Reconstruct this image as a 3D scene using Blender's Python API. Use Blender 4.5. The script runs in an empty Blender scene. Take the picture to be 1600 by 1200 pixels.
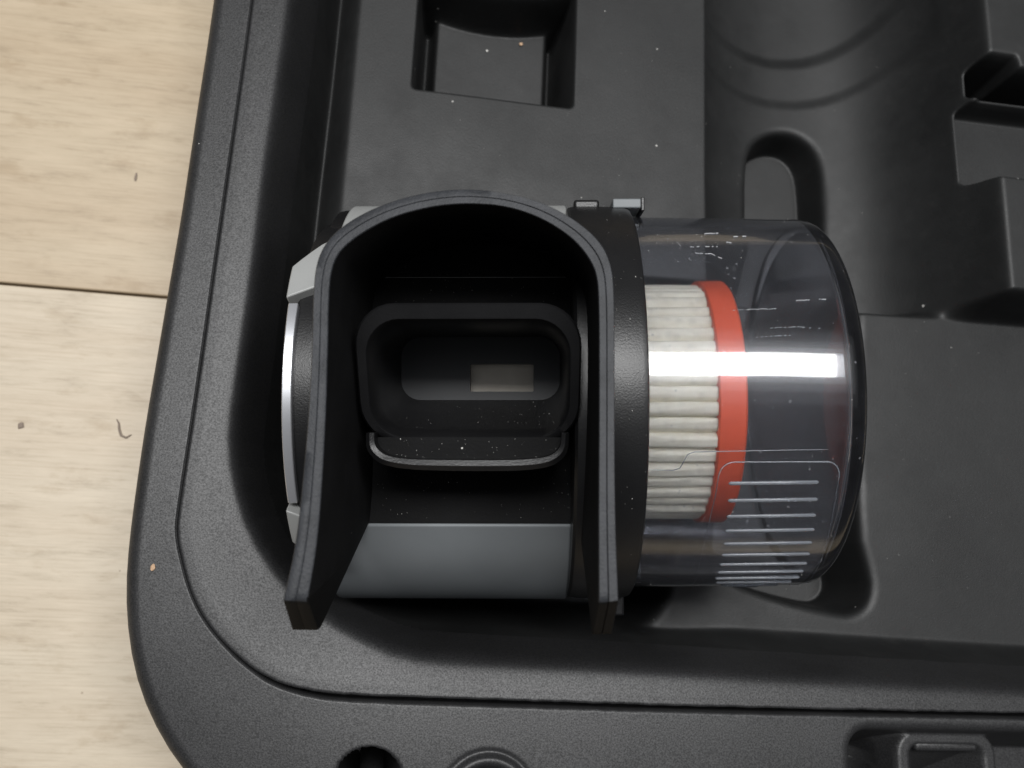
import bpy, bmesh, math, random
import numpy as np
from mathutils import Matrix, Vector

S = 0.01                      # all lengths below are written in centimetres
scene = bpy.context.scene
COL = scene.collection
rng = random.Random(7)

# ------------------------------------------------------------------ camera
cam_d = bpy.data.cameras.new('camera')
cam = bpy.data.objects.new('camera', cam_d)
COL.objects.link(cam)
cam_d.sensor_width = 36.0
cam_d.lens = 30.15
cam_d.clip_start = 0.005
cam_d.clip_end = 50.0
RX = (0.98761163, 0.07443169, 0.13814192)      # case X axis seen in the camera (right, down, forward)
RY = (0.04201819, -0.97363635, 0.22420241)
RZ = (0.15118776, -0.21562044, -0.96470207)
M = Matrix(((RX[0], -RX[1], -RX[2], 0.0),
            (RY[0], -RY[1], -RY[2], 0.0),
            (RZ[0], -RZ[1], -RZ[2], 28.0 * S),
            (0, 0, 0, 1)))
cam.matrix_world = M
cam_d.dof.use_dof = True
cam_d.dof.focus_distance = 18.4 * S
cam_d.dof.aperture_fstop = 24.0
scene.camera = cam

# ------------------------------------------------------------------ room light
world = bpy.data.worlds.new('World')
scene.world = world
world.use_nodes = True
bg = world.node_tree.nodes['Background']
bg.inputs['Color'].default_value = (0.93, 0.95, 1.0, 1)
bg.inputs['Strength'].default_value = 0.08

lamp_d = bpy.data.lights.new('ceiling_lamp', 'AREA')
lamp_d.shape = 'RECTANGLE'
lamp_d.size = 1.35
lamp_d.size_y = 0.34
lamp_d.energy = 30.0
lamp_d.color = (1.0, 0.995, 0.985)
lamp = bpy.data.objects.new('ceiling_lamp', lamp_d)
COL.objects.link(lamp)
lamp.location = (-0.05, 0.30, 1.55)
lamp.rotation_euler = (math.radians(-8), 0, 0)

# added nested lamps in place of a lit ceiling, softening the cup highlight
for k, (sx, sy, en) in enumerate(((1.7, 0.54, 2.2), (2.1, 0.80, 2.2), (2.6, 1.2, 2.0))):
    glow_d = bpy.data.lights.new('added_ceiling_glow', 'AREA')
    glow_d.shape = 'RECTANGLE'
    glow_d.size, glow_d.size_y, glow_d.energy = sx, sy, en
    glow_d.color = (0.92, 0.95, 1.0)
    glow = bpy.data.objects.new('added_ceiling_glow', glow_d)
    COL.objects.link(glow)
    glow.location = (-0.05, 0.31, 1.60 + 0.02 * k)

scene.view_settings.view_transform = 'Standard'
scene.view_settings.look = 'None'
scene.view_settings.exposure = 0.0
scene.view_settings.gamma = 1.0
scene.view_settings.use_curve_mapping = False
scene.render.engine = 'CYCLES'
scene.cycles.max_bounces = 11
scene.cycles.transmission_bounces = 10
scene.cycles.transparent_max_bounces = 16
scene.cycles.use_denoising = True

# ------------------------------------------------------------------ materials
def new_mat(name):
    m = bpy.data.materials.new(name)
    m.use_nodes = True
    nt = m.node_tree
    return m, nt, nt.nodes['Principled BSDF']

def N(nt, typ, **kw):
    n = nt.nodes.new(typ)
    for k, v in kw.items():
        setattr(n, k, v)
    return n

def noise(nt, vec, scale, detail=3.0, rough=0.55):
    n = N(nt, 'ShaderNodeTexNoise')
    n.inputs['Scale'].default_value = scale
    n.inputs['Detail'].default_value = detail
    n.inputs['Roughness'].default_value = rough
    nt.links.new(vec, n.inputs['Vector'])
    return n.outputs['Fac']

def ramp(nt, fac, stops):
    r = N(nt, 'ShaderNodeValToRGB')
    els = r.color_ramp.elements
    while len(els) < len(stops):
        els.new(0.5)
    for e, (p, c) in zip(els, stops):
        e.position = p
        e.color = (c[0], c[1], c[2], 1) if not isinstance(c, (int, float)) else (c, c, c, 1)
    nt.links.new(fac, r.inputs['Fac'])
    return r.outputs['Color']

def mix(nt, fac, a, b, mode='MIX'):
    m = N(nt, 'ShaderNodeMix', data_type='RGBA', blend_type=mode)
    for sock, v in ((m.inputs['Factor'], fac), (m.inputs[6], a), (m.inputs[7], b)):
        if isinstance(v, (int, float)):
            sock.default_value = v
        elif isinstance(v, tuple):
            sock.default_value = (v[0], v[1], v[2], 1)
        else:
            nt.links.new(v, sock)
    return m.outputs[2]

def objcoord(nt, sx=1, sy=1, sz=1):
    tc = N(nt, 'ShaderNodeTexCoord')
    if (sx, sy, sz) == (1, 1, 1):
        return tc.outputs['Object']
    mp = N(nt, 'ShaderNodeMapping')
    mp.inputs['Scale'].default_value = (sx, sy, sz)
    nt.links.new(tc.outputs['Object'], mp.inputs['Vector'])
    return mp.outputs['Vector']

def specks(nt, vec, scale, size, share):
    """sparse tiny dust specks: voronoi cells, only some of them kept"""
    v = N(nt, 'ShaderNodeTexVoronoi')
    v.inputs['Scale'].default_value = scale
    nt.links.new(vec, v.inputs['Vector'])
    sep = N(nt, 'ShaderNodeSeparateColor')
    nt.links.new(v.outputs['Color'], sep.inputs['Color'])
    a = N(nt, 'ShaderNodeMath', operation='GREATER_THAN')
    nt.links.new(sep.outputs[0], a.inputs[0]); a.inputs[1].default_value = 1.0 - share
    sz = N(nt, 'ShaderNodeMath', operation='MULTIPLY')
    nt.links.new(sep.outputs[1], sz.inputs[0]); sz.inputs[1].default_value = size
    b = N(nt, 'ShaderNodeMath', operation='LESS_THAN')
    nt.links.new(v.outputs['Distance'], b.inputs[0]); nt.links.new(sz.outputs[0], b.inputs[1])
    c = N(nt, 'ShaderNodeMath', operation='MULTIPLY')
    nt.links.new(a.outputs[0], c.inputs[0]); nt.links.new(b.outputs[0], c.inputs[1])
    return c.outputs[0]

def bump(nt, bsdf, height, strength, dist):
    b = N(nt, 'ShaderNodeBump')
    b.inputs['Strength'].default_value = strength
    b.inputs['Distance'].default_value = dist
    nt.links.new(height, b.inputs['Height'])
    nt.links.new(b.outputs['Normal'], bsdf.inputs['Normal'])

def plastic(name, lo, hi, rough, grain=1800, gstr=0.3, gdist=0.0002, speck=None, spec=0.5, big=60, pits=False, smudge=0.0):
    m, nt, p = new_mat(name)
    v = objcoord(nt)
    col = ramp(nt, noise(nt, v, big, 5, 0.6), [(0.3, lo), (0.7, hi)])
    g = noise(nt, v, grain, 2, 0.6)
    if pits:
        col = mix(nt, 0.75, col, ramp(nt, g, [(0.3, 0.45), (0.68, 1.0)]), 'MULTIPLY')
        pm = specks(nt, v, 480, 0.16, 0.12)
        col = mix(nt, pm, col, (0.008, 0.008, 0.008))
    if speck:
        s = specks(nt, v, speck[0], speck[1], speck[2])
        col = mix(nt, s, col, (0.42, 0.41, 0.39))
    nt.links.new(col, p.inputs['Base Color'])
    p.inputs['Roughness'].default_value = rough
    p.inputs['Specular IOR Level'].default_value = spec
    if smudge:
        mr = N(nt, 'ShaderNodeMapRange')
        mr.inputs['From Min'].default_value = 0.3; mr.inputs['From Max'].default_value = 0.7
        mr.inputs['To Min'].default_value = rough - smudge; mr.inputs['To Max'].default_value = rough + smudge
        nt.links.new(noise(nt, v, 55, 7, 0.7), mr.inputs['Value'])
        nt.links.new(mr.outputs['Result'], p.inputs['Roughness'])
        sm = ramp(nt, noise(nt, v, 130, 6, 0.75), [(0.52, 0.0), (0.8, 0.5)])
        col = mix(nt, sm, col, (0.022, 0.022, 0.0215))
        nt.links.new(col, p.inputs['Base Color'])
    if pits:
        mr = N(nt, 'ShaderNodeMapRange')
        mr.inputs['From Min'].default_value = 0.32; mr.inputs['From Max'].default_value = 0.68
        mr.inputs['To Min'].default_value = spec * 0.6; mr.inputs['To Max'].default_value = spec * 1.35
        nt.links.new(g, mr.inputs['Value'])
        nt.links.new(mr.outputs['Result'], p.inputs['Specular IOR Level'])
    bump(nt, p, g, gstr, gdist)
    return m

MAT_SHELL = plastic('case_shell_plastic', (0.019, 0.019, 0.0198), (0.027, 0.027, 0.028), 0.48, 2600, 0.26, 0.0001,
                    (300, 0.07, 0.06), 0.50, 45, True)
MAT_TRAY = plastic('case_tray_plastic', (0.007, 0.0073, 0.0074), (0.013, 0.0134, 0.0135), 0.54, 2200, 0.35, 0.00015,
                   (170, 0.07, 0.14), 0.47, 35, False, 0.08)
MAT_BLACK = plastic('satin_black_plastic', (0.0055, 0.0055, 0.006), (0.009, 0.009, 0.0095), 0.36, 2600, 0.35, 0.00012,
                    (330, 0.07, 0.06), 0.45, 90)
MAT_SHROUD = plastic('shroud_black_plastic', (0.0035, 0.0035, 0.0037), (0.006, 0.006, 0.0064), 0.7, 1700, 0.35, 0.00015,
                     (330, 0.07, 0.10), 0.12, 90)
MAT_RIM = plastic('shroud_rim_scuffed_plastic', (0.016, 0.0175, 0.0205), (0.032, 0.034, 0.039), 0.6, 1900, 0.6, 0.0002,
                  None, 0.4, 240)
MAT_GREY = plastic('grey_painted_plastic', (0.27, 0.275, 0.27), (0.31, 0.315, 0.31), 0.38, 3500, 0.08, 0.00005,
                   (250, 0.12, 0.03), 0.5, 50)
MAT_GREYD = plastic('grey_plastic_shaded', (0.14, 0.152, 0.16), (0.158, 0.17, 0.178), 0.5, 3000, 0.10, 0.00004,
                    (250, 0.14, 0.03), 0.45, 50)  # darker copy of the grey plastic, shade put into its colour

def simple(name, col, rough, metal=0.0, spec=0.5):
    m, nt, p = new_mat(name)
    p.inputs['Base Color'].default_value = (*col, 1)
    p.inputs['Roughness'].default_value = rough
    p.inputs['Metallic'].default_value = metal
    p.inputs['Specular IOR Level'].default_value = spec
    return m

MAT_LEDGE = simple('dark_grey_plastic', (0.018, 0.0195, 0.022), 0.42)
MAT_SILVER = simple('silver_trim', (0.62, 0.63, 0.66), 0.30, 0.75)
MAT_RED = plastic('red_orange_rubber', (0.80, 0.105, 0.040), (0.86, 0.12, 0.048), 0.45, 900, 0.1, 0.0001, None, 0.4, 60)
MAT_DUST = simple('dust_white', (0.62, 0.61, 0.58), 0.8)
MAT_CRUMB = simple('crumb_tan', (0.45, 0.30, 0.19), 0.8)
MAT_LINT = simple('lint_dark', (0.22, 0.175, 0.14), 0.9)
MAT_LINER = plastic('beige_liner', (0.55, 0.51, 0.45), (0.68, 0.64, 0.57), 0.7, 900, 0.2, 0.0001, None, 0.3, 120)
MAT_SCUFF = simple('scuffed_plastic', (0.42, 0.43, 0.45), 0.7)
MAT_GRIT = simple('grey_grit', (0.22, 0.22, 0.21), 0.9)
MAT_DARK = simple('under_floor_dark', (0.22, 0.17, 0.12), 0.9)

# pleated filter paper with faint embossed dimples
m, nt, p = new_mat('filter_paper')
v = objcoord(nt)
colr = ramp(nt, noise(nt, v, 300, 4, 0.6), [(0.3, (0.80, 0.745, 0.60)), (0.7, (0.90, 0.86, 0.72))])
vo = N(nt, 'ShaderNodeTexVoronoi'); vo.inputs['Scale'].default_value = 330
nt.links.new(v, vo.inputs['Vector'])
colr = mix(nt, 0.25, colr, ramp(nt, vo.outputs['Distance'], [(0.15, 0.6), (0.4, 1.0)]), 'MULTIPLY')
nt.links.new(colr, p.inputs['Base Color'])
p.inputs['Roughness'].default_value = 0.9
bump(nt, p, vo.outputs['Distance'], 0.3, 0.0003)
MAT_PAPER = m

# smoked clear plastic
def clear(name, tint, dens, rough=0.015, film=0.0):
    m, nt, p = new_mat(name)
    p.inputs['Base Color'].default_value = (1, 1, 1, 1)
    p.inputs['Transmission Weight'].default_value = 1.0
    p.inputs['Roughness'].default_value = rough
    p.inputs['IOR'].default_value = 1.49
    p.inputs['Coat Weight'].default_value = 0.5
    p.inputs['Coat Roughness'].default_value = 0.2
    p.inputs['Coat IOR'].default_value = 1.4
    if film:                                   # pale diffuse film paints haze onto the cup, with fine dust specks
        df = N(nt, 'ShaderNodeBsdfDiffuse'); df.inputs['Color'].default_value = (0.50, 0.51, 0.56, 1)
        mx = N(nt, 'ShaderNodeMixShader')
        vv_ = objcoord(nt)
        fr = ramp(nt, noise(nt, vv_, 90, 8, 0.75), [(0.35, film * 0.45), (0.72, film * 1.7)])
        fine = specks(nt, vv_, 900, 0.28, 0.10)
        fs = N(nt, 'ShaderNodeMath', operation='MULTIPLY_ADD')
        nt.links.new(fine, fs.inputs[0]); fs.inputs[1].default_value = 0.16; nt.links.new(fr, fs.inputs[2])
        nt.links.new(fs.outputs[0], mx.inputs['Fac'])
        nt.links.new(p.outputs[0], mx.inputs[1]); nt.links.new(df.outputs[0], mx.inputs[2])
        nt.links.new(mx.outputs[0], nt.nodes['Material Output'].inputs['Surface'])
    ab = N(nt, 'ShaderNodeVolumeAbsorption')
    ab.inputs['Color'].default_value = (*tint, 1)
    ab.inputs['Density'].default_value = dens
    nt.links.new(ab.outputs[0], nt.nodes['Material Output'].inputs['Volume'])
    return m
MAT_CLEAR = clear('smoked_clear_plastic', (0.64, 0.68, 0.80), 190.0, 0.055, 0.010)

# pale wood-look floor
m, nt, p = new_mat('pale_wood_floor')
tcv = objcoord(nt)
v1 = objcoord(nt, 0.20, 1.0, 1.0)
v2 = objcoord(nt, 0.10, 1.0, 1.0)
streak = noise(nt, v1, 230, 8, 0.7)
broad = noise(nt, v2, 38, 4, 0.55)
c = ramp(nt, streak, [(0.25, (0.37, 0.32, 0.25)), (0.45, (0.515, 0.462, 0.38)), (0.72, (0.585, 0.53, 0.445))])
c = mix(nt, 0.5, c, ramp(nt, broad, [(0.32, (0.80, 0.71, 0.61)), (0.66, (1.0, 0.99, 0.96))]), 'MULTIPLY')
fib = noise(nt, objcoord(nt, 0.035, 1.0, 1.0), 1300, 3, 0.6)
c = mix(nt, 0.5, c, ramp(nt, fib, [(0.32, (0.80, 0.77, 0.73)), (0.52, (1.0, 1.0, 1.0))]), 'MULTIPLY')
pat = noise(nt, objcoord(nt, 0.45, 1.0, 1.0), 110, 5, 0.6)
c = mix(nt, 0.6, c, ramp(nt, pat, [(0.30, (0.72, 0.66, 0.58)), (0.44, (1.0, 1.0, 1.0))]), 'MULTIPLY')
sp = specks(nt, tcv, 75, 0.10, 0.20)
c = mix(nt, sp, c, (0.32, 0.26, 0.20))
sp2 = specks(nt, tcv, 170, 0.10, 0.08)
c = mix(nt, sp2, c, (0.36, 0.30, 0.23))
oi = N(nt, 'ShaderNodeObjectInfo')
c = mix(nt, 1.0, c, oi.outputs['Color'], 'MULTIPLY')
nt.links.new(c, p.inputs['Base Color'])
p.inputs['Roughness'].default_value = 0.5
bump(nt, p, streak, 0.2, 0.0003)
MAT_WOOD = m

# ------------------------------------------------------------------ mesh helpers
def link(o, parent):
    COL.objects.link(o)
    if parent is not None:
        o.parent = parent
    return o

def mesh(name, verts, faces, mat, parent=None, sharp=35, smooth=True):
    me = bpy.data.meshes.new(name)
    me.from_pydata([(v[0] * S, v[1] * S, v[2] * S) for v in verts], [], [tuple(f) for f in faces])
    me.validate()
    bm = bmesh.new(); bm.from_mesh(me)
    bmesh.ops.recalc_face_normals(bm, faces=bm.faces)
    bm.to_mesh(me); bm.free()
    if smooth:
        me.polygons.foreach_set('use_smooth', [True] * len(me.polygons))
        if sharp is not None:
            me.set_sharp_from_angle(angle=math.radians(sharp))
    me.materials.append(mat)
    return link(bpy.data.objects.new(name, me), parent)

def empty(name, parent=None):
    return link(bpy.data.objects.new(name, None), parent)

def bev(o, w, seg=3, ang=40):
    b = o.modifiers.new('edge', 'BEVEL')
    b.width = w * S; b.segments = seg; b.limit_method = 'ANGLE'; b.angle_limit = math.radians(ang)
    return o

def tag(o, label, cat=None, group=None, kind=None):
    if label: o['label'] = label
    if cat: o['category'] = cat
    if group: o['group'] = group
    if kind: o['kind'] = kind
    return o

def rings_mesh(rings, close_ring=True, cap0=False, cap1=False):
    n = len(rings[0]); verts = [p for r in rings for p in r]; faces = []
    for k in range(len(rings) - 1):
        for i in range(n if close_ring else n - 1):
            j = (i + 1) % n
            faces.append((k * n + i, k * n + j, (k + 1) * n + j, (k + 1) * n + i))
    if cap0: faces.append(tuple(range(n)))
    if cap1: faces.append(tuple(range((len(rings) - 1) * n, len(rings) * n)))
    return verts, faces

def lathe(name, prof, mat, parent, seg=128, sharp=35, closed=True):
    """prof: (x, r) round the local x axis; closed profile = a solid ring"""
    verts = []; faces = []; m_ = len(prof)
    for i in range(seg):
        a = 2 * math.pi * i / seg
        for x, r in prof:
            verts.append((x, -r * math.sin(a), r * math.cos(a)))
    for i in range(seg):
        j = (i + 1) % seg
        for k in range(m_ if closed else m_ - 1):
            l = (k + 1) % m_
            if prof[k][1] < 1e-6 and prof[l][1] < 1e-6:
                continue
            faces.append((i * m_ + k, i * m_ + l, j * m_ + l, j * m_ + k))
    o = mesh(name, verts, faces, mat, parent, sharp)
    bm = bmesh.new(); bm.from_mesh(o.data)
    bmesh.ops.remove_doubles(bm, verts=bm.verts, dist=1e-6)
    bmesh.ops.recalc_face_normals(bm, faces=bm.faces)
    bm.to_mesh(o.data); bm.free()
    if sharp is not None:
        o.data.set_sharp_from_angle(angle=math.radians(sharp))
    return o

def arc_solid(name, x0, x1, t0, t1, r0, r1, mat, parent, nx=1, nt_=24, xa=None, bevw=0.03, xb=0.0):
    """a thick curved plate on the cylinder: x0..x1, angle t0..t1 (degrees from the top, plus = towards -y)"""
    verts = []; faces = []
    for i in range(nt_ + 1):
        t = i / nt_
        for k in range(nx + 1):
            u = k / nx
            x = x0 + (x1 - x0) * u
            lo = t0 if xa is None else t0 + xa * u
            hi = t1 + xb * min(1.0, u * 1.6)
            a = math.radians(lo + (hi - lo) * t)
            verts.append((x, -r1 * math.sin(a), r1 * math.cos(a)))
            verts.append((x, -r0 * math.sin(a), r0 * math.cos(a)))
    w = 2 * (nx + 1)
    for i in range(nt_):
        for k in range(nx):
            a = i * w + 2 * k; b = a + 2; c_ = a + w; d = b + w
            faces += [(a, b, d, c_), (a + 1, c_ + 1, d + 1, b + 1)]
        a = i * w; c_ = a + w
        faces.append((a, c_, c_ + 1, a + 1))
        a = i * w + 2 * nx; c_ = a + w
        faces.append((a, a + 1, c_ + 1, c_))
    for i in (0, nt_):
        for k in range(nx):
            a = i * w + 2 * k
            faces.append((a, a + 1, a + 3, a + 2))
    o = mesh(name, verts, faces, mat, parent, 40)
    if bevw: bev(o, bevw, 2, 50)
    return o

def box(name, x0, x1, y0, y1, z0, z1, mat, parent, bw=0.0, seg=3):
    v = [(x, y, z) for z in (z0, z1) for y in (y0, y1) for x in (x0, x1)]
    f = [(0, 1, 3, 2), (4, 6, 7, 5), (0, 4, 5, 1), (2, 3, 7, 6), (0, 2, 6, 4), (1, 5, 7, 3)]
    o = mesh(name, v, f, mat, parent, 40)
    if bw: bev(o, bw, seg)
    return o

def chaikin(pts, n=3):
    for _ in range(n):
        out = [pts[0]]
        for a, b in zip(pts[:-1], pts[1:]):
            out.append((a[0] * .75 + b[0] * .25, a[1] * .75 + b[1] * .25))
            out.append((a[0] * .25 + b[0] * .75, a[1] * .25 + b[1] * .75))
        out.append(pts[-1]); pts = out
    return pts

def resample(pts, n):
    p = np.array(pts, float)
    d = np.r_[0, np.cumsum(np.hypot(*np.diff(p, axis=0).T))]
    t = np.linspace(0, d[-1], n)
    return np.c_[np.interp(t, d, p[:, 0]), np.interp(t, d, p[:, 1])]

def normals2(p):
    """left normals of a polyline"""
    t = np.gradient(p, axis=0); t /= np.linalg.norm(t, axis=1)[:, None]
    return np.c_[-t[:, 1], t[:, 0]]

def rr(x0, x1, y0, y1, r, z, n=8):
    out = []
    for cx, cy, a0 in ((x1 - r, y1 - r, 0), (x0 + r, y1 - r, 90), (x0 + r, y0 + r, 180), (x1 - r, y0 + r, 270)):
        for i in range(n + 1):
            a = math.radians(a0 + 90 * i / n)
            out.append((cx + r * math.cos(a), cy + r * math.sin(a), z))
    return out

# ------------------------------------------------------------------ floor
floor = mesh('floor', [(-70, -70, -0.35), (80, -70, -0.35), (80, 80, -0.35), (-70, 80, -0.35)], [(0, 1, 2, 3)], MAT_DARK, None)
tag(floor, None, None, None, 'structure')
JY = 8.53                                   # the joint seen beside the case
PW = 19.0
for k in range(-3, 4):
    y0 = JY + k * PW; y1 = y0 + PW
    o = box('plank', -69, 79, y0 + 0.04, y1 - 0.04, -0.345, 0.0, MAT_WOOD, floor, 0.05, 2)
    # each plank shows another stretch of the printed grain: move the mesh origin along it
    sh = rng.uniform(-3, 3)
    o.color = (0.88, 0.80, 0.69, 1) if k % 2 == 0 else (1.0, 0.965, 0.91, 1)
    for vv in o.data.vertices: vv.co.x -= sh
    o.location.x = sh

# ------------------------------------------------------------------ the case
case = empty('tool_case')
tag(case, 'open black moulded plastic tool case with shaped inner tray on the pale floor', 'tool case')

EDGE = [(-5.5, 40), (-5.52, 14.78), (-5.58, 11.37), (-5.6, 8.7), (-5.66, 6.99), (-5.72, 4.87), (-5.77, 3.3), (-5.78, 1.49), (-5.76, 0.32), (-5.7, -0.53), (-5.56, -1.37), (-5.29, -2.32), (-4.92, -3.12), (-4.45, -3.84), (-4.01, -4.36), (-3.13, -5.26), (-1.89, -6.03), (-0.05, -6.58), (3.52, -6.89), (9.6, -7.1), (16.21, -7.32), (42, -7.8)]
GROOVE = [(-4.38, 40), (-4.45, 14.88), (-4.51, 11.05), (-4.56, 7.49), (-4.6, 4.27), (-4.68, 1.24), (-4.66, 0.8), (-4.54, 0.35), (-4.19, -0.57), (-3.73, -1.26), (-2.99, -1.95), (-2.22, -2.44), (-1.4, -2.65), (-0.51, -2.74), (3.33, -2.77), (8.04, -2.81), (16.59, -2.79), (42, -2.78)]
LIP = [(-3.3, 40), (-3.41, 15.12), (-3.49, 12.49), (-3.55, 9.99), (-3.56, 7.72), (-3.60, 5.45), (-3.64, 3.6), (-3.61, 2.98), (-3.47, 2.27), (-3.11, 1.26), (-2.67, 0.54), (-2.19, -0.04), (-1.27, -0.85), (-0.12, -1.4), (0.65, -1.66), (1.4, -1.77), (3.31, -1.82), (5.26, -1.85), (8.08, -1.92), (9.91, -1.98), (13.37, -2.05), (16.73, -2.14), (42, -2.6)]
edge_p = chaikin(EDGE, 3); groove_p = chaikin(GROOVE, 3); lip_p = chaikin(LIP, 3)

def seg_dist(X, Y, pts):
    """distance to an open polyline, signed: positive on its left side"""
    best = np.full(X.shape, 1e9); sgn = np.ones(X.shape)
    for (ax, ay), (bx, by) in zip(pts[:-1], pts[1:]):
        dx, dy = bx - ax, by - ay
        L2 = dx * dx + dy * dy + 1e-12
        t = np.clip(((X - ax) * dx + (Y - ay) * dy) / L2, 0, 1)
        d = np.hypot(X - ax - t * dx, Y - ay - t * dy)
        m_ = d < best
        best = np.where(m_, d, best)
        cr = dx * (Y - ay) - dy * (X - ax)
        sgn = np.where(m_, np.where(cr >= 0, 1.0, -1.0), sgn)
    return best * sgn

def poly_sd(X, Y, pts):
    """signed distance to a closed polygon, positive inside"""
    best = np.full(X.shape, 1e9); ins = np.zeros(X.shape, bool)
    for (ax, ay), (bx, by) in zip(pts, pts[1:] + pts[:1]):
        dx, dy = bx - ax, by - ay
        L2 = dx * dx + dy * dy + 1e-12
        t = np.clip(((X - ax) * dx + (Y - ay) * dy) / L2, 0, 1)
        best = np.minimum(best, np.hypot(X - ax - t * dx, Y - ay - t * dy))
        c1 = (ay > Y) != (by > Y)
        with np.errstate(divide='ignore', invalid='ignore'):
            xi = ax + (Y - ay) * dx / (dy if abs(dy) > 1e-12 else 1e-12)
        ins ^= c1 & (X < xi)
    return np.where(ins, best, -best)

def smax(a, b, k):
    h = np.clip(0.5 + 0.5 * (a - b) / k, 0, 1)
    return b + (a - b) * h + k * h * (1 - h)

def smin(a, b, k):
    return -smax(-a, -b, k)

def sstep(x, a, b):
    t = np.clip((x - a) / (b - a), 0, 1)
    return t * t * (3 - 2 * t)

def rrect_sd(X, Y, x0, x1, y0, y1, r):
    qx = np.abs(X - (x0 + x1) / 2) - (x1 - x0) / 2 + r
    qy = np.abs(Y - (y0 + y1) / 2) - (y1 - y0) / 2 + r
    return -(np.hypot(np.maximum(qx, 0), np.maximum(qy, 0)) + np.minimum(np.maximum(qx, qy), 0) - r)

def carve(z, sd, zt, draft, rnd, k=0.12):
    """sink a pocket with floor zt: drafted wall, rounded upper edge"""
    s = np.clip(sd + rnd, 0, rnd)
    drop = rnd - np.sqrt(np.maximum(rnd * rnd - s * s, 0)) * 1.0
    drop = np.minimum(drop, rnd * 0.8) + np.maximum(sd, 0) / draft
    return np.minimum(z, smax(z - drop, np.full(z.shape, zt) if np.isscalar(zt) else zt, k))

# pose of the vacuum, needed for the cradle it lies in
VO = np.array((3.30377767, 4.3915262, 7.31069123))
VA = np.array(((0.98541856, -0.07163369, -0.15433362),
               (0.03896159, 0.97795536, -0.20514702),
               (0.16562683, 0.1961426, 0.96648633)))      # columns: local x, y, z

TRENCH = [(11.84, 12.50), (11.88, 14.69), (12.14, 15.56), (12.83, 16.08), (13.68, 16.18), (14.32, 15.75), (14.58, 14.90), (14.58, 12.50), (13.97, 2.08), (14.31, 0.78), (14.38, 0.14), (14.04, -0.36), (13.34, -0.5), (9.83, 0.32), (9.45, 1.3)]

def vac_under(X, Y, rad, x0, x1):
    """height of the underside of a cylinder round the vacuum's axis"""
    ax = VA[:, 0]
    dx, dy, dz = X - VO[0], Y - VO[1], -VO[2]
    dv = dx * ax[0] + dy * ax[1] + dz * ax[2]
    a = 1 - ax[2] ** 2
    b = 2 * (dz - dv * ax[2])
    c_ = dx * dx + dy * dy + dz * dz - dv * dv - rad * rad
    disc = b * b - 4 * a * c_
    z = (-b - np.sqrt(np.maximum(disc, 0))) / (2 * a)
    s = dv + z * ax[2]
    ok = (disc > 0) & (s > x0) & (s < x1)
    return np.where(ok, z, 99.0)

def z_inner(X, Y):
    z = np.full(X.shape, 3.9)
    # plateau
    sd = poly_sd(X, Y, [(-20, 40), (9.35, 40), (9.33, 18.9), (9.27, 9.2), (-20, 9.0)])
    z = np.where(sd > -0.2, 3.9 + 0.6 * sstep(sd, -0.10, 0.10), z)
    # gutter between the rim wall and the plateau
    z = np.where(sd > -0.2, z - 1.6 * sstep(-X, 1.75, 2.95), z)
    # half pipe along y
    u = (X - 13.0) / np.where(X < 13.0, 3.72, 4.9)
    pipe = 3.9 - 2.4 * np.sqrt(np.clip(1 - u * u, 0, 1)) * (np.abs(u) < 1)
    # far side of the pipe: a wall that climbs to the high ridges, with a ledge cut into it
    tt = np.clip(X - 13.0, 0, 8)
    far = 1.5 + 0.04 * tt ** 2 + 0.0047 * tt ** 4
    ledge = rrect_sd(X, Y, 17.75, 40, 13.05, 15.85, 0.2)
    cap = 6.0 - 1.6 * sstep(ledge, -0.12, 0.10)
    far = smin(far, cap, 0.25)
    pipe = np.where(X > 13.0, far, np.minimum(pipe, 3.9))
    yy = sstep(Y, 8.75 + 0.01 * (X - 14), 9.2 + 0.01 * (X - 14))
    z = np.where(X > 9.38, z + (pipe - 3.9) * yy, z)
    # two stepped rings of the round seat
    rr_ = np.hypot(X - 13.0, Y - 24.6)
    ringm = (X > 9.38) & (X < 17.6)
    z = np.where(ringm, z - 0.09 * sstep(-rr_, -7.5, -7.0) - 0.16 * sstep(-rr_, -5.8, -5.2), z)
    # black bay above the ledge, then the next ridge
    sd = rrect_sd(X, Y, 17.95, 60, 15.9, 17.2, 0.3)
    z = carve(z, sd, 1.2, 0.10, 0.15, 0.2)
    sd = poly_sd(X, Y, [(18.45, 21.6), (18.58, 19.2), (19.14, 16.7), (60, 16.3), (60, 60), (18.3, 60)])
    z = np.maximum(z, 0.2 + 5.8 * sstep(sd, -0.26, 0.16))
    # rectangular recess in the plateau, closed by a round wall at its far end
    sd = rrect_sd(X, Y, -0.03, 4.86, 14.42, 40, 0.10)
    rw = np.hypot(X - 2.35, Y - 24.05)
    sd = np.minimum(sd, rw - 6.1)
    z = carve(z, sd, 2.65, 0.06, 0.05, 0.08)
    sid = np.minimum(X - 0.62, 4.25 - X)
    z = np.where((sd > 0.15) & (z < 3.4), z - 0.9 * sstep(-sid, 0.0, 0.22) * sstep(sd, 0.14, 0.28), z)
    # trench under the cup
    sd = poly_sd(X, Y, TRENCH_S)
    z = carve(z, sd, 1.45 - 1.35 * sstep(Y, 8.0, 10.0), 0.06, 0.32, 0.1)
    # deep bay the motor end lies in
    sd = rrect_sd(X, Y, -3.4, 8.2, -1.2, 9.0, 1.6)
    z = carve(z, sd, 1.5, 0.28, 0.35, 0.3)
    z = np.minimum(z, vac_under(X, Y, 4.98, -5.0, 2.7) - 0.03)
    z = np.minimum(z, vac_under(X, Y, 4.56, 2.4, 7.1) - 0.02)
    return z

TRENCH_S = chaikin(TRENCH + TRENCH[:1], 2)[:-1]

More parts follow.
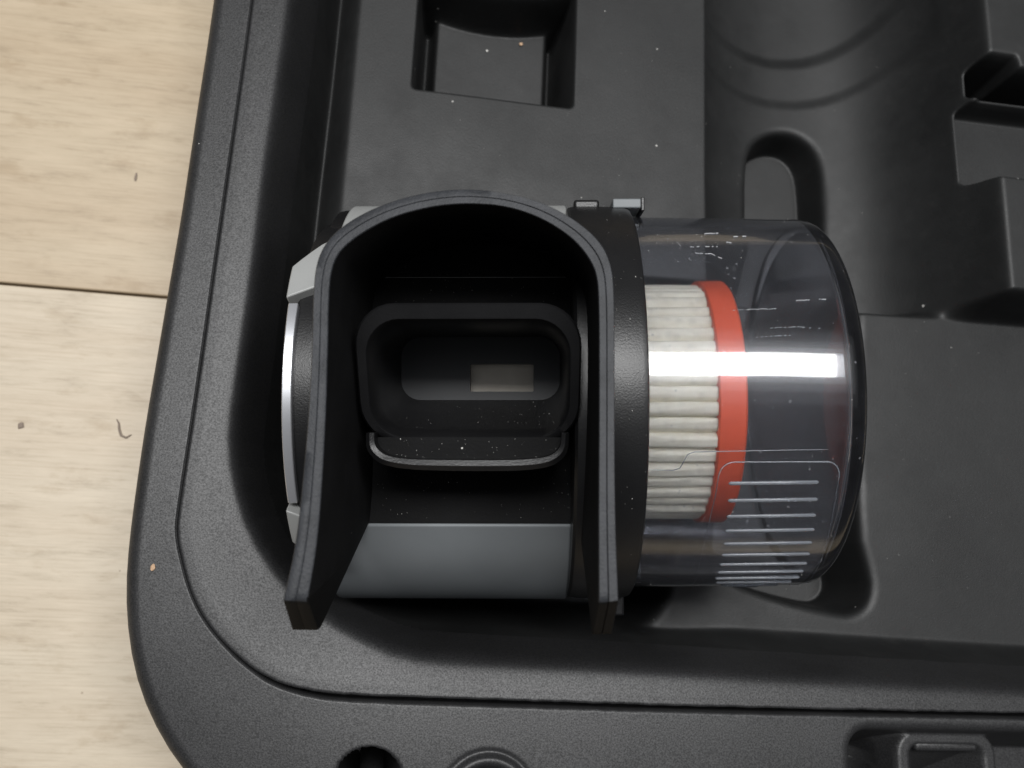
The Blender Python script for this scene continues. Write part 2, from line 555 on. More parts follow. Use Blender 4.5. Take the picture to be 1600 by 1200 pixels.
def wall(sd):
    x = np.clip((sd - 0.02) / 0.075, -40, 40)
    return 7.0 - 4.2 * 0.075 * np.log1p(np.exp(x)) - 1.1 * np.maximum(sd - 0.9, 0)

def grid_mesh(name, XYZ, keep, mat, parent):
    n, m_ = XYZ.shape[:2]
    idx = np.arange(n * m_).reshape(n, m_)
    q = np.stack([idx[:-1, :-1], idx[1:, :-1], idx[1:, 1:], idx[:-1, 1:]], -1)
    if keep is not None:
        k = keep[:-1, :-1] & keep[1:, :-1] & keep[1:, 1:] & keep[:-1, 1:]
        q = q[k]
    q = q.reshape(-1, 4)
    used = np.unique(q)
    remap = np.full(n * m_, -1); remap[used] = np.arange(len(used))
    q = remap[q]; co = XYZ.reshape(-1, 3)[used] * S
    return co, q

def np_mesh(name, parts, mat, parent):
    cos, qs, off = [], [], 0
    for co, q in parts:
        cos.append(co); qs.append(q + off); off += len(co)
    co = np.concatenate(cos); q = np.concatenate(qs)
    me = bpy.data.meshes.new(name)
    me.vertices.add(len(co)); me.vertices.foreach_set('co', co.astype(np.float32).ravel())
    me.loops.add(q.size); me.loops.foreach_set('vertex_index', q.astype(np.int32).ravel())
    me.polygons.add(len(q))
    me.polygons.foreach_set('loop_start', np.arange(0, q.size, 4, dtype=np.int32))
    me.polygons.foreach_set('use_smooth', np.ones(len(q), bool))
    me.update(calc_edges=True); me.validate()
    me.materials.append(mat)
    return link(bpy.data.objects.new(name, me), parent)

def height_tray(X, Y, sdl):
    zi = z_inner(X, Y)
    kk = 0.15 + 0.9 * sstep(X, 7.5, 10.5)
    return smax(zi, wall(sdl), kk)

# regular grid for the inside of the tray
GX = np.r_[np.arange(-3.6, 22.4, 0.042), np.arange(22.6, 42, 0.4)]; GY = np.r_[np.arange(-2.6, 22.4, 0.042), np.arange(22.6, 40, 0.4)]
X, Y = np.meshgrid(GX, GY, indexing='ij')
lip_s = [tuple(p) for p in resample(lip_p, 130)]
sdl = seg_dist(X, Y, lip_s)
Zt = height_tray(X, Y, sdl)
for _ in range(2):
    Zp = np.pad(Zt, 1, mode='edge')
    Zt = (4 * Zt + 2 * (Zp[:-2, 1:-1] + Zp[2:, 1:-1] + Zp[1:-1, :-2] + Zp[1:-1, 2:]) + Zp[:-2, :-2] + Zp[2:, 2:] + Zp[:-2, 2:] + Zp[2:, :-2]) / 16
wob = 0.012 * np.sin(X * 0.9 + 0.6 * np.sin(Y * 0.5)) + 0.010 * np.sin(Y * 1.1 + X * 0.35)
Zt = Zt + wob * sstep(sdl, 0.8, 2.0)
part_a = grid_mesh('g', np.stack([X, Y, Zt], -1), sdl > 0.42, None, None)

# strip that follows the rim: seam face, crown of the rim, rounded lip, top of the wall
NP = 1500
gp = resample(groove_p, NP); lp = resample(lip_p, NP)
# match the two curves by walking the lip to the closest point of each groove point
d_all = lp
gn = normals2(gp)
def corner_w(p, a=-4.0, b=-0.5):
    """0 along the left side, 1 along the front: by the x of the groove"""
    return sstep(p[:, 0], a, b)
cw = corner_w(gp)
half = 0.015 + 0.055 * cw
rag = np.interp(np.arange(NP), np.arange(0, NP, 3), np.random.default_rng(3).normal(0, 0.006, len(np.arange(0, NP, 3))))
rag = rag * (0.2 + 0.8 * cw)
g_in = gp + gn * (half + rag)[:, None]
# arclength pairing in three stretches so that the corner stays in step
def pair(a_pts, b_pts, n):
    """parameter pairs: straight, corner, straight"""
    def cut(p):
        p = np.array(p); d = np.r_[0, np.cumsum(np.hypot(*np.diff(p, axis=0).T))]
        return p, d
    pa, da = cut(a_pts); pb, db = cut(b_pts)
    ka = [np.argmin(np.abs(pa[:, 1] - 1.6) + (pa[:, 0] > 0) * 99), np.argmin(np.abs(pa[:, 0] - 1.0) + (pa[:, 1] > 2) * 99)]
    kb = [np.argmin(np.abs(pb[:, 1] - 1.6) + (pb[:, 0] > 0) * 99), np.argmin(np.abs(pb[:, 0] - 1.0) + (pb[:, 1] > 2) * 99)]
    sa = np.array([0, da[ka[0]], da[ka[1]], da[-1]]); sb = np.array([0, db[kb[0]], db[kb[1]], db[-1]])
    ta = np.linspace(0, da[-1], n); tb = np.interp(ta, sa, sb)
    A = np.c_[np.interp(ta, da, pa[:, 0]), np.interp(ta, da, pa[:, 1])]
    B = np.c_[np.interp(tb, db, pb[:, 0]), np.interp(tb, db, pb[:, 1])]
    return A, B
gi, lpp = pair([tuple(p) for p in g_in], lip_p, NP)
ln = normals2(lpp)
cols = []
ss = np.r_[0, 0.012, 0.03, 0.055, np.linspace(0.09, 1, 24)]
for s in ss:
    cols.append(gi * (1 - s) + lpp * s)
for d in (0.04, 0.08, 0.12, 0.16, 0.2, 0.24, 0.28, 0.32, 0.36, 0.4, 0.45, 0.52):
    cols.append(lpp + ln * d)
C2 = np.stack(cols, 1)
sd2 = seg_dist(C2[..., 0], C2[..., 1], lip_s)
dg = np.linalg.norm(C2 - gi[:, None, :], axis=2)
tiltk = 0.03 + 0.17 * corner_w(gi, -4.62, 1.5)
Zs = smax(np.full(sd2.shape, 0.0), wall(sd2), 0.12)
Zs = Zs - 0.03 * np.exp(-(dg / 0.022) ** 2) + tiltk[:, None] * np.clip(-sd2 / 1.0, 0, 2.5) - 0.02 * sstep(-dg, -0.3, 0.0)
Zs[:, -1] -= 0.10
seam = np.concatenate([np.concatenate([C2[:, :1] - ln[:, None, :] * o_, np.full((NP, 1, 1), z_)], 2) for o_, z_ in ((0.5, 5.9), (0.0, 6.0))], 1)
strip = np.concatenate([seam, np.concatenate([C2, Zs[..., None]], 2)], 1)
part_b = grid_mesh('s', strip, None, None, None)
tray = np_mesh('inner_tray', [part_a, part_b], MAT_TRAY, case)
tray.data.materials.clear(); tray.data.materials.append(MAT_TRAY); tray.data.materials.append(MAT_SHELL)
mi = np.zeros(len(tray.data.polygons), np.int32); mi[len(part_a[1]):] = 1
tray.data.polygons.foreach_set('material_index', mi)

rg = random.Random(21)
dv, df = [], []
def speck(c_, r_s):
    b = len(dv)
    for dx, dy, dz in ((1, 0, .2), (-1, 0, .2), (0, 1, .2), (0, -1, .2), (0, 0, 1), (0, 0, -.4)):
        k = r_s * rg.uniform(0.5, 1.4)
        dv.append((c_[0] + dx * k, c_[1] + dy * k, c_[2] + dz * k))
    for i_ in (0, 1):
        for j_ in (2, 3):
            for k_ in (4, 5):
                df.append((b + i_, b + j_, b + k_))
n_ok = 0
while n_ok < 300:
    ix = rg.randrange(0, 610); iy = rg.randrange(0, 585)
    if sdl[ix, iy] < 0.6: continue
    if abs(Zt[ix + 1, iy] - Zt[ix, iy]) > 0.03 or abs(Zt[ix, iy + 1] - Zt[ix, iy]) > 0.03: continue
    speck((X[ix, iy], Y[ix, iy], Zt[ix, iy]), rg.choice((0.005, 0.006, 0.008, 0.010, 0.016))); n_ok += 1
for _ in range(130):
    i_ = rg.randrange(100, NP - 500); c_i = rg.randrange(5, 24)
    speck((C2[i_, c_i, 0], C2[i_, c_i, 1], Zs[i_, c_i]), rg.choice((0.004, 0.006, 0.008, 0.012)))
dd = mesh('case_dust', dv, df, MAT_GRIT, case, None, False); dd['kind'] = 'stuff'

# outer shell of the case
g_out = gp - gn * (half + rag * 0.7)[:, None]
go, ep = pair([tuple(p) for p in g_out], edge_p, NP)
NS = 110
ss = np.r_[0, 0.003, 0.008, 0.014, np.linspace(0.022, 1, NS - 4)]
C3 = go[:, None, :] * (1 - ss)[None, :, None] + ep[:, None, :] * ss[None, :, None]
X3, Y3 = C3[..., 0], C3[..., 1]
edge_s = [tuple(p) for p in resample(edge_p, 160)]
de = np.maximum(seg_dist(X3, Y3, edge_s), 0); de[:, -1] = 0
dgo = np.linalg.norm(C3 - go[:, None, :], axis=2)
cw3 = corner_w(go, -4.62, 1.5)
Z3 = (7.03 + 0.07 * cw3)[:, None] - (0.10 * (1 - cw3))[:, None] * dgo
r_ = 0.38
q = np.clip(r_ - de, 0, r_)
Z3 -= r_ - np.sqrt(np.maximum(r_ * r_ - q * q, 0))
Z3 -= 0.03 * np.exp(-(dgo / 0.022) ** 2)
Z3 += 0.03 * np.sin(dgo * 1.2) * (dgo < 2.6)
# round well, ring boss and latch recess along the front
rw = np.hypot(X3 - 0.14, Y3 + 4.52)
Z3 = carve(Z3, 0.74 - rw, 1.0, 0.025, 0.05, 0.05)
rb = np.hypot(X3 - 2.85, Y3 + 4.92)
Z3 += 0.10 * sstep(-rb, -1.06, -0.96)
Z3 -= 0.05 * np.exp(-((rb - 1.10) / 0.05) ** 2)
Z3 -= 0.28 * sstep(-rb, -0.90, -0.62)
Z3 = carve(Z3, 0.60 - rb, 5.5, 0.09, 0.05, 0.05)
lr = rrect_sd(X3, Y3, 11.75, 22.0, -6.2, -3.22, 0.5)
Z3 = carve(Z3, lr, 4.6, 0.30, 0.25, 0.1)
lr2 = rrect_sd(X3, Y3, 13.3, 15.9, -6.0, -3.3, 0.55)
Z3 = np.where(lr2 > -0.35, smax(Z3, 6.66 - 1.6 * np.abs(np.maximum(lr2 - 0.25, 0)) - 3.0 * np.maximum(-lr2 - 0.05, 0), 0.06), Z3)
shell_cols = [np.concatenate([go, np.full((NP, 1), 6.3)], 1)[:, None, :], np.stack([X3, Y3, Z3], -1)]
en = normals2(ep)
for off, zz in ((-0.0, 6.1), (0.05, 4.6), (0.12, 2.5), (0.25, 0.7), (0.5, 0.12), (0.9, 0.0)):
    pp = ep + en * off
    shell_cols.append(np.concatenate([pp, np.full((NP, 1), zz)], 1)[:, None, :])
shell = np_mesh('outer_shell', [grid_mesh('o', np.concatenate(shell_cols, 1), None, None, None)], MAT_SHELL, case)

def vlathe(name, cx, cy, prof, mat, parent, seg=48):
    verts, faces = [], []
    m_ = len(prof)
    for i in range(seg):
        a = 2 * math.pi * i / seg
        for r, z in prof:
            verts.append((cx + r * math.cos(a), cy + r * math.sin(a), z))
    for i in range(seg):
        j = (i + 1) % seg
        for k in range(m_ - 1):
            faces.append((i * m_ + k, j * m_ + k, j * m_ + k + 1, i * m_ + k + 1))
    top = len(verts); faces.append(tuple(i * m_ + m_ - 1 for i in range(seg)))
    return mesh(name, verts, faces, mat, parent, 40)
vlathe('peg', 0.22, -4.90, [(0.34, 0.9), (0.29, 5.3), (0.24, 5.4)], MAT_SHELL, case)
vlathe('peg', 2.95, -5.07, [(0.30, 5.4), (0.27, 5.8), (0.20, 5.9)], MAT_SHELL, case)
lb = box('latch_bar', 13.75, 15.5, -3.75, -3.5, 6.3, 6.64, MAT_SHELL, case, 0.1, 3)

# ------------------------------------------------------------------ the vacuum
vac = empty('handheld_vacuum')
tag(vac, 'black handheld vacuum head with clear dust cup, white filter and red ring in the case', 'vacuum')
vac.matrix_world = Matrix([[VA[i, 0], VA[i, 1], VA[i, 2], VO[i] * S] for i in range(3)] + [[0, 0, 0, 1]])

FZ = 2.95        # level of the plate inside the shroud
SEC = [(2.62, FZ - 0.05), (3.5, 2.36), (4.1, 1.72), (4.55, 1.0), (4.80, 0.3), (4.84, -0.5)]
low = [(4.84 * math.cos(math.radians(a)), 4.84 * math.sin(math.radians(a))) for a in range(-12, -90, -6)]
sec = SEC + low
sec_full = sec + [(-y, z) for y, z in reversed(sec)]
sec_full = chaikin(sec_full, 2)
ringsx = []
for x, k in ((-4.5, 0.985), (-4.4, 0.99), (0.95, 0.99)):
    ringsx.append([(x, y * k, z * k) for y, z in sec_full])
vv, ff = rings_mesh(ringsx, False)
mesh('motor_housing', vv, ff, MAT_BLACK, vac, 40)

# end cap
lathe('end_cap', [(-4.74, 0.0), (-4.74, 4.0), (-4.70, 4.28), (-4.62, 4.36), (-4.24, 4.36), (-4.21, 4.32), (-4.21, 3.2), (-4.3, 0.0)],
      MAT_BLACK, vac, 128)
arc_solid('rear_panel', -4.4, -3.52, -38, 35, 2.9, 4.34, MAT_SHROUD, vac, 1, 30, None, 0.02)
arc_solid('trim_strip', -4.82, -4.62, -26.5, 27.5, 4.2, 4.50, MAT_SILVER, vac, 1, 40, None, 0.02)
for sgn in (-1, 1):
    t0, t1 = (-27.5, -38) if sgn < 0 else (29, 40)
    w_ = arc_solid('end_wing', -4.86, -3.85, t0, t1, 4.1, 4.58, MAT_GREY, vac, 6, 16, 6 * sgn, 0.03, 12 * sgn)
arc_solid('edge_strip', -4.26, -4.20, -17, 10, 4.2, 4.37, MAT_GREY, vac, 1, 16, None, 0)

# grey side panels, one above and one below in the picture
for sgn, mt in ((1, MAT_GREY), (-1, MAT_GREYD)):  # same plastic: lit tone above, shaded tone below, set by colour
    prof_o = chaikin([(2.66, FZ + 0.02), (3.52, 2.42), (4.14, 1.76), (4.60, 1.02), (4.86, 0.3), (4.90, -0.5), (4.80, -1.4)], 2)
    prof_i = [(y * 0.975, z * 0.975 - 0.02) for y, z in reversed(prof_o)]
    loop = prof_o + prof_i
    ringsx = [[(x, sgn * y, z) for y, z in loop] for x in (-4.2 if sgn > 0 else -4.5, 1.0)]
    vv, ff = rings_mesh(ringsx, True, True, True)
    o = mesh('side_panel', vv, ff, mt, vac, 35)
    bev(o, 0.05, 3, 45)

# collar between the body and the cup
lathe('collar', [(0.98, 3.0), (0.98, 4.66), (1.04, 4.73), (1.2, 4.76), (2.30, 4.74), (2.40, 4.71), (2.43, 4.66), (2.43, 4.55), (2.30, 4.52), (2.30, 3.0)],
      MAT_BLACK, vac, 160)
lathe('cup_base', [(2.32, 0.0), (2.32, 4.18), (2.10, 4.18), (2.10, 0.0)], MAT_BLACK, vac, 96)

# latch pieces on the collar
lt = empty('cup_latch', vac)
box('latch_body', 1.15, 1.75, 4.5, 4.74, 0.55, 1.35, MAT_BLACK, lt, 0.07)
box('latch_tab', 2.05, 2.72, 4.5, 4.72, 0.5, 1.5, MAT_GREYD, lt, 0.03)
box('latch_hook', 2.70, 2.78, 4.42, 4.74, 0.4, 1.55, MAT_BLACK, lt, 0.02)
box('hinge_tab', 1.75, 2.36, -5.1, -4.4, 0.2, 0.9, MAT_BLACK, vac, 0.06)

# shroud: U-shaped wall
OUT = [(-3.80, -3.10), (-3.64, -2.27), (-3.56, -0.76), (-3.54, 0.71), (-3.58, 2.02), (-3.52, 2.47), (-3.34, 2.81), (-2.97, 3.13), (-2.42, 3.41), (-1.77, 3.6), (-1.05, 3.68), (-0.22, 3.59), (0.44, 3.37), (0.98, 3.03), (1.31, 2.69), (1.46, 2.35), (1.51, 1.9), (1.48, 0.28), (1.44, -1.77), (1.47, -3.18)]
INN = [(-3.41, -3.10), (-3.29, -2.17), (-3.26, -0.76), (-3.27, 0.71), (-3.31, 2.02), (-3.23, 2.42), (-3.06, 2.66), (-2.72, 2.92), (-2.25, 3.17), (-1.65, 3.34), (-0.99, 3.41), (-0.27, 3.34), (0.33, 3.11), (0.8, 2.78), (1.05, 2.48), (1.2, 2.18), (1.24, 1.79), (1.22, 0.28), (1.17, -1.77), (1.15, -3.18)]
def tips(p, dy=-0.78):
    """carry each leg on to its tip"""
    a0, a1 = p[0], p[1]; b0, b1 = p[-1], p[-2]
    ea = (a0[0] + (a0[0] - a1[0]) / (a0[1] - a1[1]) * dy, a0[1] + dy)
    eb = (b0[0] + (b0[0] - b1[0]) / (b0[1] - b1[1]) * dy, b0[1] + dy)
    return [ea] + p + [eb]
NU = 220
oc = resample(chaikin(tips(OUT), 3), NU); ic = resample(chaikin(tips(INN), 3), NU)
def z_top(y):
    base = 7.35 - 0.18 * y
    cut = 7.92 + (y + 3.12) * 1.45
    return min(base, cut)
def z_bot(y):
    return FZ - 0.1 if y > -2.55 else FZ - 0.1 + (-2.55 - y) / 1.33 * 3.75
stations = [0, 0.06, 0.46, 0.50, 0.54, 0.94, 1.0]
levels = [-0.05, 0.0, 0.0, -0.035, 0.015, 0.015, -0.03]
rings = []
for i in range(NU):
    o_, n_ = oc[i], ic[i]
    ym = (o_[1] + n_[1]) / 2
    ring = []
    for f_, dz in zip(stations, levels):
        q_ = o_ * (1 - f_) + n_ * f_
        amp = 1.0 if i > NU * 0.52 else 0.45
        ring.append((q_[0], q_[1], z_top(q_[1]) + dz * amp))
    zb = [z_bot(y_) for y_ in (n_[1], o_[1])]
    ring.append((n_[0], n_[1], min(zb[0], ring[-1][2] - 0.05)))
    ring.append((o_[0], o_[1], min(zb[1], ring[0][2] - 0.05)))
    rings.append(ring)
vv, ff = rings_mesh(rings, True, True, True)
shroud = mesh('shroud', vv, ff, MAT_SHROUD, vac, 50)
shroud.data.materials.append(MAT_RIM)
for pl in shroud.data.polygons:                      # scuffed rim: the faces that look along the walls
    if len(pl.vertices) == 4:
        st = [vi % len(rings[0]) for vi in pl.vertices]
        if max(st) <= 6 and min(shroud.data.vertices[vi].co.y for vi in pl.vertices) > -3.16 * S:
            pl.material_index = 1

# plate inside the shroud and the inlet socket standing on it
zs = 5.75
plate0 = rr(-3.45, 1.40, -2.62, 3.5, 0.05, FZ)
sock = [rr(-3.20, 1.08, -0.84, 1.82, 0.80, FZ),
        rr(-3.18, 1.06, -0.82, 1.80, 0.78, zs - 0.06),
        rr(-3.14, 1.02, -0.78, 1.76, 0.75, zs),
        rr(-2.98, 0.86, -0.72, 1.52, 0.66, zs),
        rr(-2.95, 0.83, -0.68, 1.49, 0.64, zs - 0.05),
        rr(-2.90, 0.81, -0.55, 1.46, 0.62, 4.1),
        rr(-2.86, 0.80, -0.34, 1.46, 0.60, 3.2),
        rr(-2.82, 0.80, 0.00, 1.46, 0.44, 2.1),
        rr(-2.80, 0.79, 0.03, 1.45, 0.44, 2.0)]
hole = [rr(-1.24, 0.20, 0.22, 0.84, 0.02, 2.0), rr(-1.24, 0.20, 0.22, 0.84, 0.02, 1.75)]
vv, ff = rings_mesh([plate0, sock[0]], True)
mesh('mount_plate', vv, ff, MAT_SHROUD, vac, 40)
def tilt(ring):
    return [(x, y, z - 0.42 * (1.7 - y)) for x, y, z in ring]
for k in (1, 2, 3, 4):
    sock[k] = tilt(sock[k])
vv, ff = rings_mesh([sock[-1]] + hole, True)
mesh('socket_floor', vv, ff, MAT_LEDGE, vac, 40)
vv, ff = rings_mesh(sock, True)
mesh('inlet_socket', vv, ff, MAT_BLACK, vac, 40)
box('inlet_liner', -1.9, 0.9, -0.5, 1.5, 1.55, 1.65, MAT_LINER, vac)
# lip below the socket
pth = [(-3.02, -0.60), (-3.02, -0.98), (-2.62, -1.28), (-1.2, -1.33), (0.4, -1.31), (0.82, -1.03), (0.84, -0.60)]
pin = [(-2.86, -0.60), (-2.86, -0.88), (-2.52, -1.10), (-1.2, -1.12), (0.32, -1.11), (0.68, -0.92), (0.70, -0.60)]
a_ = resample(chaikin(pth, 2), 60); b_ = resample(chaikin(pin, 2), 60)
rings = [[(p[0], p[1], FZ), (p[0], p[1], 5.12), (p[0] * .5 + q_[0] * .5, p[1] * .5 + q_[1] * .5, 5.20), (q_[0], q_[1], 5.16), (q_[0], q_[1], FZ)] for p, q_ in zip(a_, b_)]
vv, ff = rings_mesh(rings, True, True, True)
mesh('socket_lip', vv, ff, MAT_BLACK, vac, 30)
box('lip_floor', -2.9, 0.72, -1.2, -0.7, FZ, 4.75, MAT_SHROUD, vac)

# filter: pleated paper sleeve and red ring
npl = 50
prof_n = npl * 8
vv, ff = [], []
fx = [2.33, 2.6, 3.0, 3.4, 3.8, 4.24]
rngp = np.random.default_rng(5)
jit = rngp.normal(0, 0.07, npl); jr = rngp.normal(0, 0.04, npl)
for x in fx:
    for i in range(prof_n):
        k, ph = divmod(i, 8)
        tri = abs(((ph / 8.0) * 2) - 1)                     # 1 at the valley, 0 at the crest
        tri = tri ** 5
        r = 2.87 + jr[k] * 0.45 - 0.20 * tri + 0.010 * math.sin(i * 1.7 + x * 2)
        a = 2 * math.pi * (i / prof_n) + 2 * math.pi / npl * (0.0 + jit[k] * 1.5 * (1 - tri)) + 0.002 * math.sin(x * 3 + k)
        vv.append((x, -r * math.sin(a), r * math.cos(a)))
for k in range(len(fx) - 1):
    for i in range(prof_n):
        j = (i + 1) % prof_n
        ff.append((k * prof_n + i, k * prof_n + j, (k + 1) * prof_n + j, (k + 1) * prof_n + i))
flt = empty('filter', vac)
mesh('pleated_paper', vv, ff, MAT_PAPER, flt, 60)
lathe('red_ring', [(4.16, 2.3), (4.16, 2.93), (4.19, 2.97), (4.72, 2.97), (4.77, 2.92), (4.77, 0.0), (4.60, 0.0), (4.60, 2.3)], MAT_RED, flt, 128)
lathe('filter_core', [(2.33, 0.0), (2.33, 2.35), (4.3, 2.35), (4.3, 0.0)], MAT_PAPER, flt, 64)

# clear dust cup
ro, th = 4.50, 0.20
prof = [(2.20, ro), (3.5, ro - 0.01), (5.0, ro - 0.035), (6.4, ro - 0.06)]
for a in range(0, 91, 15):
    prof.append((6.50 + 0.36 * math.sin(math.radians(a)), ro - 0.44 + 0.36 * math.cos(math.radians(a))))
prof += [(6.86, 0.0)]
inner = [(6.54, 0.0), (6.54, 3.9)]
for a in range(90, -1, -15):
    inner.append((6.34 + 0.20 * math.sin(math.radians(a)), ro - 0.45 + 0.20 * math.cos(math.radians(a))))
inner += [(5.0, ro - 0.035 - th), (3.5, ro - 0.01 - th), (2.20, ro - th)]
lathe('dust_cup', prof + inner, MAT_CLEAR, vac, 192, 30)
cup = vac.children[-1]

def on_cup(x, t, r=None):
    t = math.radians(t)
    r = ro + 0.004 - 0.018 * max(0, (x - 2.2)) / 1.5 if r is None else r
    return (x, -r * math.sin(t), r * math.cos(t))

def bead(name, path, w, parent, mat, n=8):
    """a thin round bead lying on the cup along (x, angle) points"""
    pts = [Vector(on_cup(x, t)) for x, t in path]
    rings = []
    for i, p_ in enumerate(pts):
        tg = (pts[min(i + 1, len(pts) - 1)] - pts[max(i - 1, 0)]).normalized()
        nn = Vector((0, p_.y, p_.z)).normalized(); bb = tg.cross(nn)
        k = 0.35 if i in (0, len(pts) - 1) else 1.0
        rings.append([tuple(p_ + nn * (w * k * 0.8 * math.sin(2 * math.pi * j / n)) + bb * (w * k * math.cos(2 * math.pi * j / n))) for j in range(n)])
    vv, ff = rings_mesh(rings, True, True, True)
    return mesh(name, vv, ff, mat, parent, 60)

MAT_BEAD = simple('clear_rib_plastic', (0.42, 0.45, 0.50), 0.22)
MAT_BEAD.node_tree.nodes['Principled BSDF'].inputs['Transmission Weight'].default_value = 0.72
rib_t = [21.5 + 5.05 * k for k in range(12)]
x_s = [4.07, 4.09, 4.11, 4.13, 4.15, 4.18, 4.2, 4.22, 4.25, 4.34, 4.55, 4.9]
x_e = [5.87, 5.9, 5.93, 5.97, 6.0, 6.04, 6.08, 6.1, 6.12, 6.05, 5.85, 5.5]
for t, a, b in zip(rib_t, x_s, x_e):
    bead('grip_rib', [(a, t), (a + 0.04, t), (a * .5 + b * .5, t - 0.1), (b - 0.04, t - 0.25), (b, t - 0.25)], 0.044, cup, MAT_BEAD)
pad = []
def corner(cx, ct, rx, rt, a0, a1):
    return [(cx + rx * math.cos(math.radians(a)), ct + rt * math.sin(math.radians(a))) for a in np.linspace(a0, a1, 7)]
pad += [(3.86, 70)] + corner(4.16, 19.6, 0.30, 4.0, 180, 270) + corner(6.0, 19.6, 0.26, 4.0, 270, 360) + [(6.35, 50), (6.45, 70)]
bead('pad_outline', pad, 0.013, cup, MAT_BEAD)
line2 = [(2.46, 17.6), (2.95, 17.8), (3.08, 17.2), (3.22, 13.6), (3.34, 12.9), (4.6, 12.6), (6.0, 12.3)]
bead('mould_line', line2, 0.010, cup, MAT_BEAD)
box('cup_catch', 2.44, 2.66, -4.02, -3.70, 1.25, 1.6, MAT_GREYD, vac, 0.03)

# dust and scuffs: too many to count
def octa(vv, ff, c_, r):
    b = len(vv)
    e1 = Vector((rng.uniform(-1, 1), rng.uniform(-1, 1), rng.uniform(-1, 1))).normalized()
    e2 = e1.orthogonal().normalized(); e3 = e1.cross(e2)
    for e in (e1, e2, e3):
        k = r * rng.uniform(0.6, 1.5)
        vv.append(tuple(Vector(c_) + e * k)); vv.append(tuple(Vector(c_) - e * k))
    for i in (0, 1):
        for j in (2, 3):
            for k in (4, 5):
                ff.append((b + i, b + j, b + k))
vv, ff = [], []
for _ in range(60):                                             # collar
    t = math.radians(rng.gauss(-15, 28)); x = rng.uniform(1.4, 2.38)
    octa(vv, ff, (x, -4.765 * math.sin(t), 4.765 * math.cos(t)), rng.choice((0.004, 0.005, 0.006, 0.011)))
for _ in range(150):                                            # cup
    t = rng.gauss(0, 38); x = rng.uniform(2.5, 6.6)
    octa(vv, ff, on_cup(x, t), rng.choice((0.003, 0.004, 0.005, 0.010)))
for _ in range(40):
    octa(vv, ff, on_cup(rng.uniform(2.6, 4.6), rng.gauss(-47, 5)), rng.choice((0.004, 0.007, 0.011)))
for _ in range(150):                                            # plate and socket
    octa(vv, ff, (rng.uniform(-3.2, 1.1), rng.choice((rng.uniform(1.8, 3.0), rng.uniform(-2.5, -1.4))), FZ + 0.006), rng.choice((0.003, 0.004, 0.006)))
for _ in range(70):
    octa(vv, ff, (rng.uniform(-2.8, 0.7), rng.uniform(-1.15, -0.72), 4.76), rng.choice((0.003, 0.004, 0.007)))
for _ in range(60):
    zz = rng.uniform(2.1, 4.6)
    yb = -0.52 + (4.6 - zz) / 2.5 * 0.52
    octa(vv, ff, (rng.uniform(-2.6, 0.6), yb + 0.006, zz), rng.choice((0.002, 0.003, 0.004, 0.006)))
d = mesh('dust', vv, ff, MAT_DUST, vac, None, False); d['kind'] = 'stuff'
vv, ff = [], []
for x0, x1, t0, t1, w in ((3.50, 4.15, -47.3, -48.0, 0.010), (3.62, 3.98, -44.4, -44.0, 0.008), (3.95, 4.16, -44.2, -41.8, 0.007), (3.28, 3.40, -50, -46.5, 0.008),
                          (3.05, 3.25, -52, -51, 0.006), (4.55, 4.9, -53, -53.3, 0.006), (3.9, 4.25, -55, -55.2, 0.006), (4.1, 5.2, -24, -24.6, 0.003), (4.9, 5.9, -19, -18.6, 0.003),
                          (4.6, 5.3, -16.5, -16.8, 0.003), (5.4, 6.1, -27, -27.6, 0.003), (4.35, 4.45, -50, -49.5, 0.008), (3.45, 3.5, -42, -41.2, 0.008)):
    n_s = max(5, int((x1 - x0) / 0.045))
    tj = 0.0
    for k in range(n_s):
        if rng.random() < 0.35: continue                       # a scuff is broken, not a drawn line
        u0, u1 = k / n_s, (k + rng.uniform(0.5, 1.15)) / n_s
        tj += rng.uniform(-0.12, 0.12)
        wk = w * rng.uniform(0.25, 1.2)
        b = len(vv)
        for u in (u0, u1):
            x = x0 + (x1 - x0) * u; t = t0 + (t1 - t0) * u + tj + rng.uniform(-0.05, 0.05)
            vv += [on_cup(x, t - math.degrees(wk / 4.5)), on_cup(x, t + math.degrees(wk / 4.5)), on_cup(x, t, ro + 0.004)]
        ff += [(b, b + 3, b + 5, b + 2), (b + 2, b + 5, b + 4, b + 1), (b, b + 1, b + 4, b + 3)]
d = mesh('scuff_marks', vv, ff, MAT_SCUFF, cup, None); d['kind'] = 'stuff'

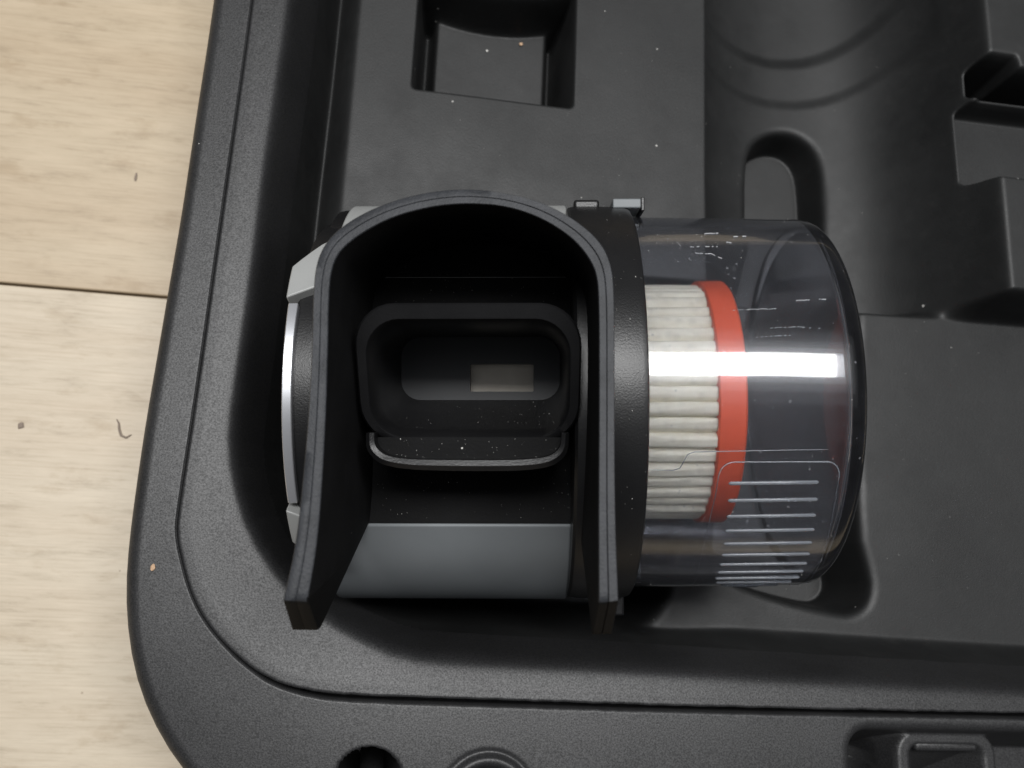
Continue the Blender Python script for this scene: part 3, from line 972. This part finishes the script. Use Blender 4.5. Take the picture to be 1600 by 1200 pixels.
# ------------------------------------------------------------------ loose bits
def lump(name, c_, r, mat, label, cat, flat=0.5, sub=2, seed=1, stretch=(1, 1), rot=0.0):
    bm = bmesh.new()
    bmesh.ops.create_icosphere(bm, subdivisions=sub, radius=1.0)
    rg = random.Random(seed)
    me = bpy.data.meshes.new(name)
    for v_ in bm.verts:
        k = rg.uniform(0.72, 1.15)
        x, y = v_.co.x * k * stretch[0], v_.co.y * k * stretch[1]
        v_.co = Vector(((x * math.cos(rot) - y * math.sin(rot)) * r * S, (x * math.sin(rot) + y * math.cos(rot)) * r * S, v_.co.z * k * r * flat * S))
    bm.to_mesh(me); bm.free(); me.materials.append(mat)
    o = bpy.data.objects.new(name, me); COL.objects.link(o)
    o.location = (c_[0] * S, c_[1] * S, (c_[2] + r * flat * 0.75) * S)
    return tag(o, label, cat)

lump('crumb', (-5.07, -0.04, 6.985), 0.065, MAT_CRUMB, 'tan crumb on the black case rim next to the floor', 'crumb', 0.5, 2, 3, (0.8, 1.3))
lump('crumb', (3.43, 17.6, 2.68), 0.065, MAT_CRUMB, 'tan crumb at the edge of the well in the rectangular recess', 'crumb', 0.5, 2, 4)
lump('crumb', (2.3, 17.2, 2.66), 0.04, MAT_DUST, 'pale grey crumb in the middle of the rectangular recess', 'crumb', 0.5, 2, 5)
lump('lint', (-8.95, 12.6, 0), 0.075, MAT_LINT, 'dark upright fleck of lint on the floor above the plank joint', 'lint', 0.3, 2, 6, (0.6, 2.4))
lump('lint', (-11.17, 4.03, 0), 0.11, MAT_LINT, 'round dark fleck of lint on the floor nearest the picture edge', 'lint', 0.3, 2, 7, (0.9, 1.1))
# curled hair-like scrap
def scrap(name, pts, w, mat, label, cat):
    pp = [Vector((x, y, z)) for x, y, z in pts]; rings = []
    for i, p_ in enumerate(pp):
        tg = (pp[min(i + 1, len(pp) - 1)] - pp[max(i - 1, 0)]).normalized()
        b1 = tg.cross(Vector((0, 0, 1))).normalized(); b2 = b1.cross(tg)
        wk = w * (0.5 + 0.9 * math.sin(math.pi * i / (len(pp) - 1)))
        rings.append([tuple(p_ + b1 * wk * math.cos(a) + b2 * wk * 0.6 * math.sin(a)) for a in np.linspace(0, 2 * math.pi, 7)[:-1]])
    vv, ff = rings_mesh(rings, True, True, True)
    return tag(mesh(name, vv, ff, mat, None, None), label, cat)
scrap('lint', [(-8.42, 4.42, 0.03), (-8.34, 4.3, 0.04), (-8.3, 4.1, 0.04), (-8.22, 3.92, 0.05), (-8.06, 3.86, 0.05), (-7.92, 3.97, 0.03)], 0.026, MAT_LINT,
      'dark curled scrap of lint on the floor beside the case', 'lint')
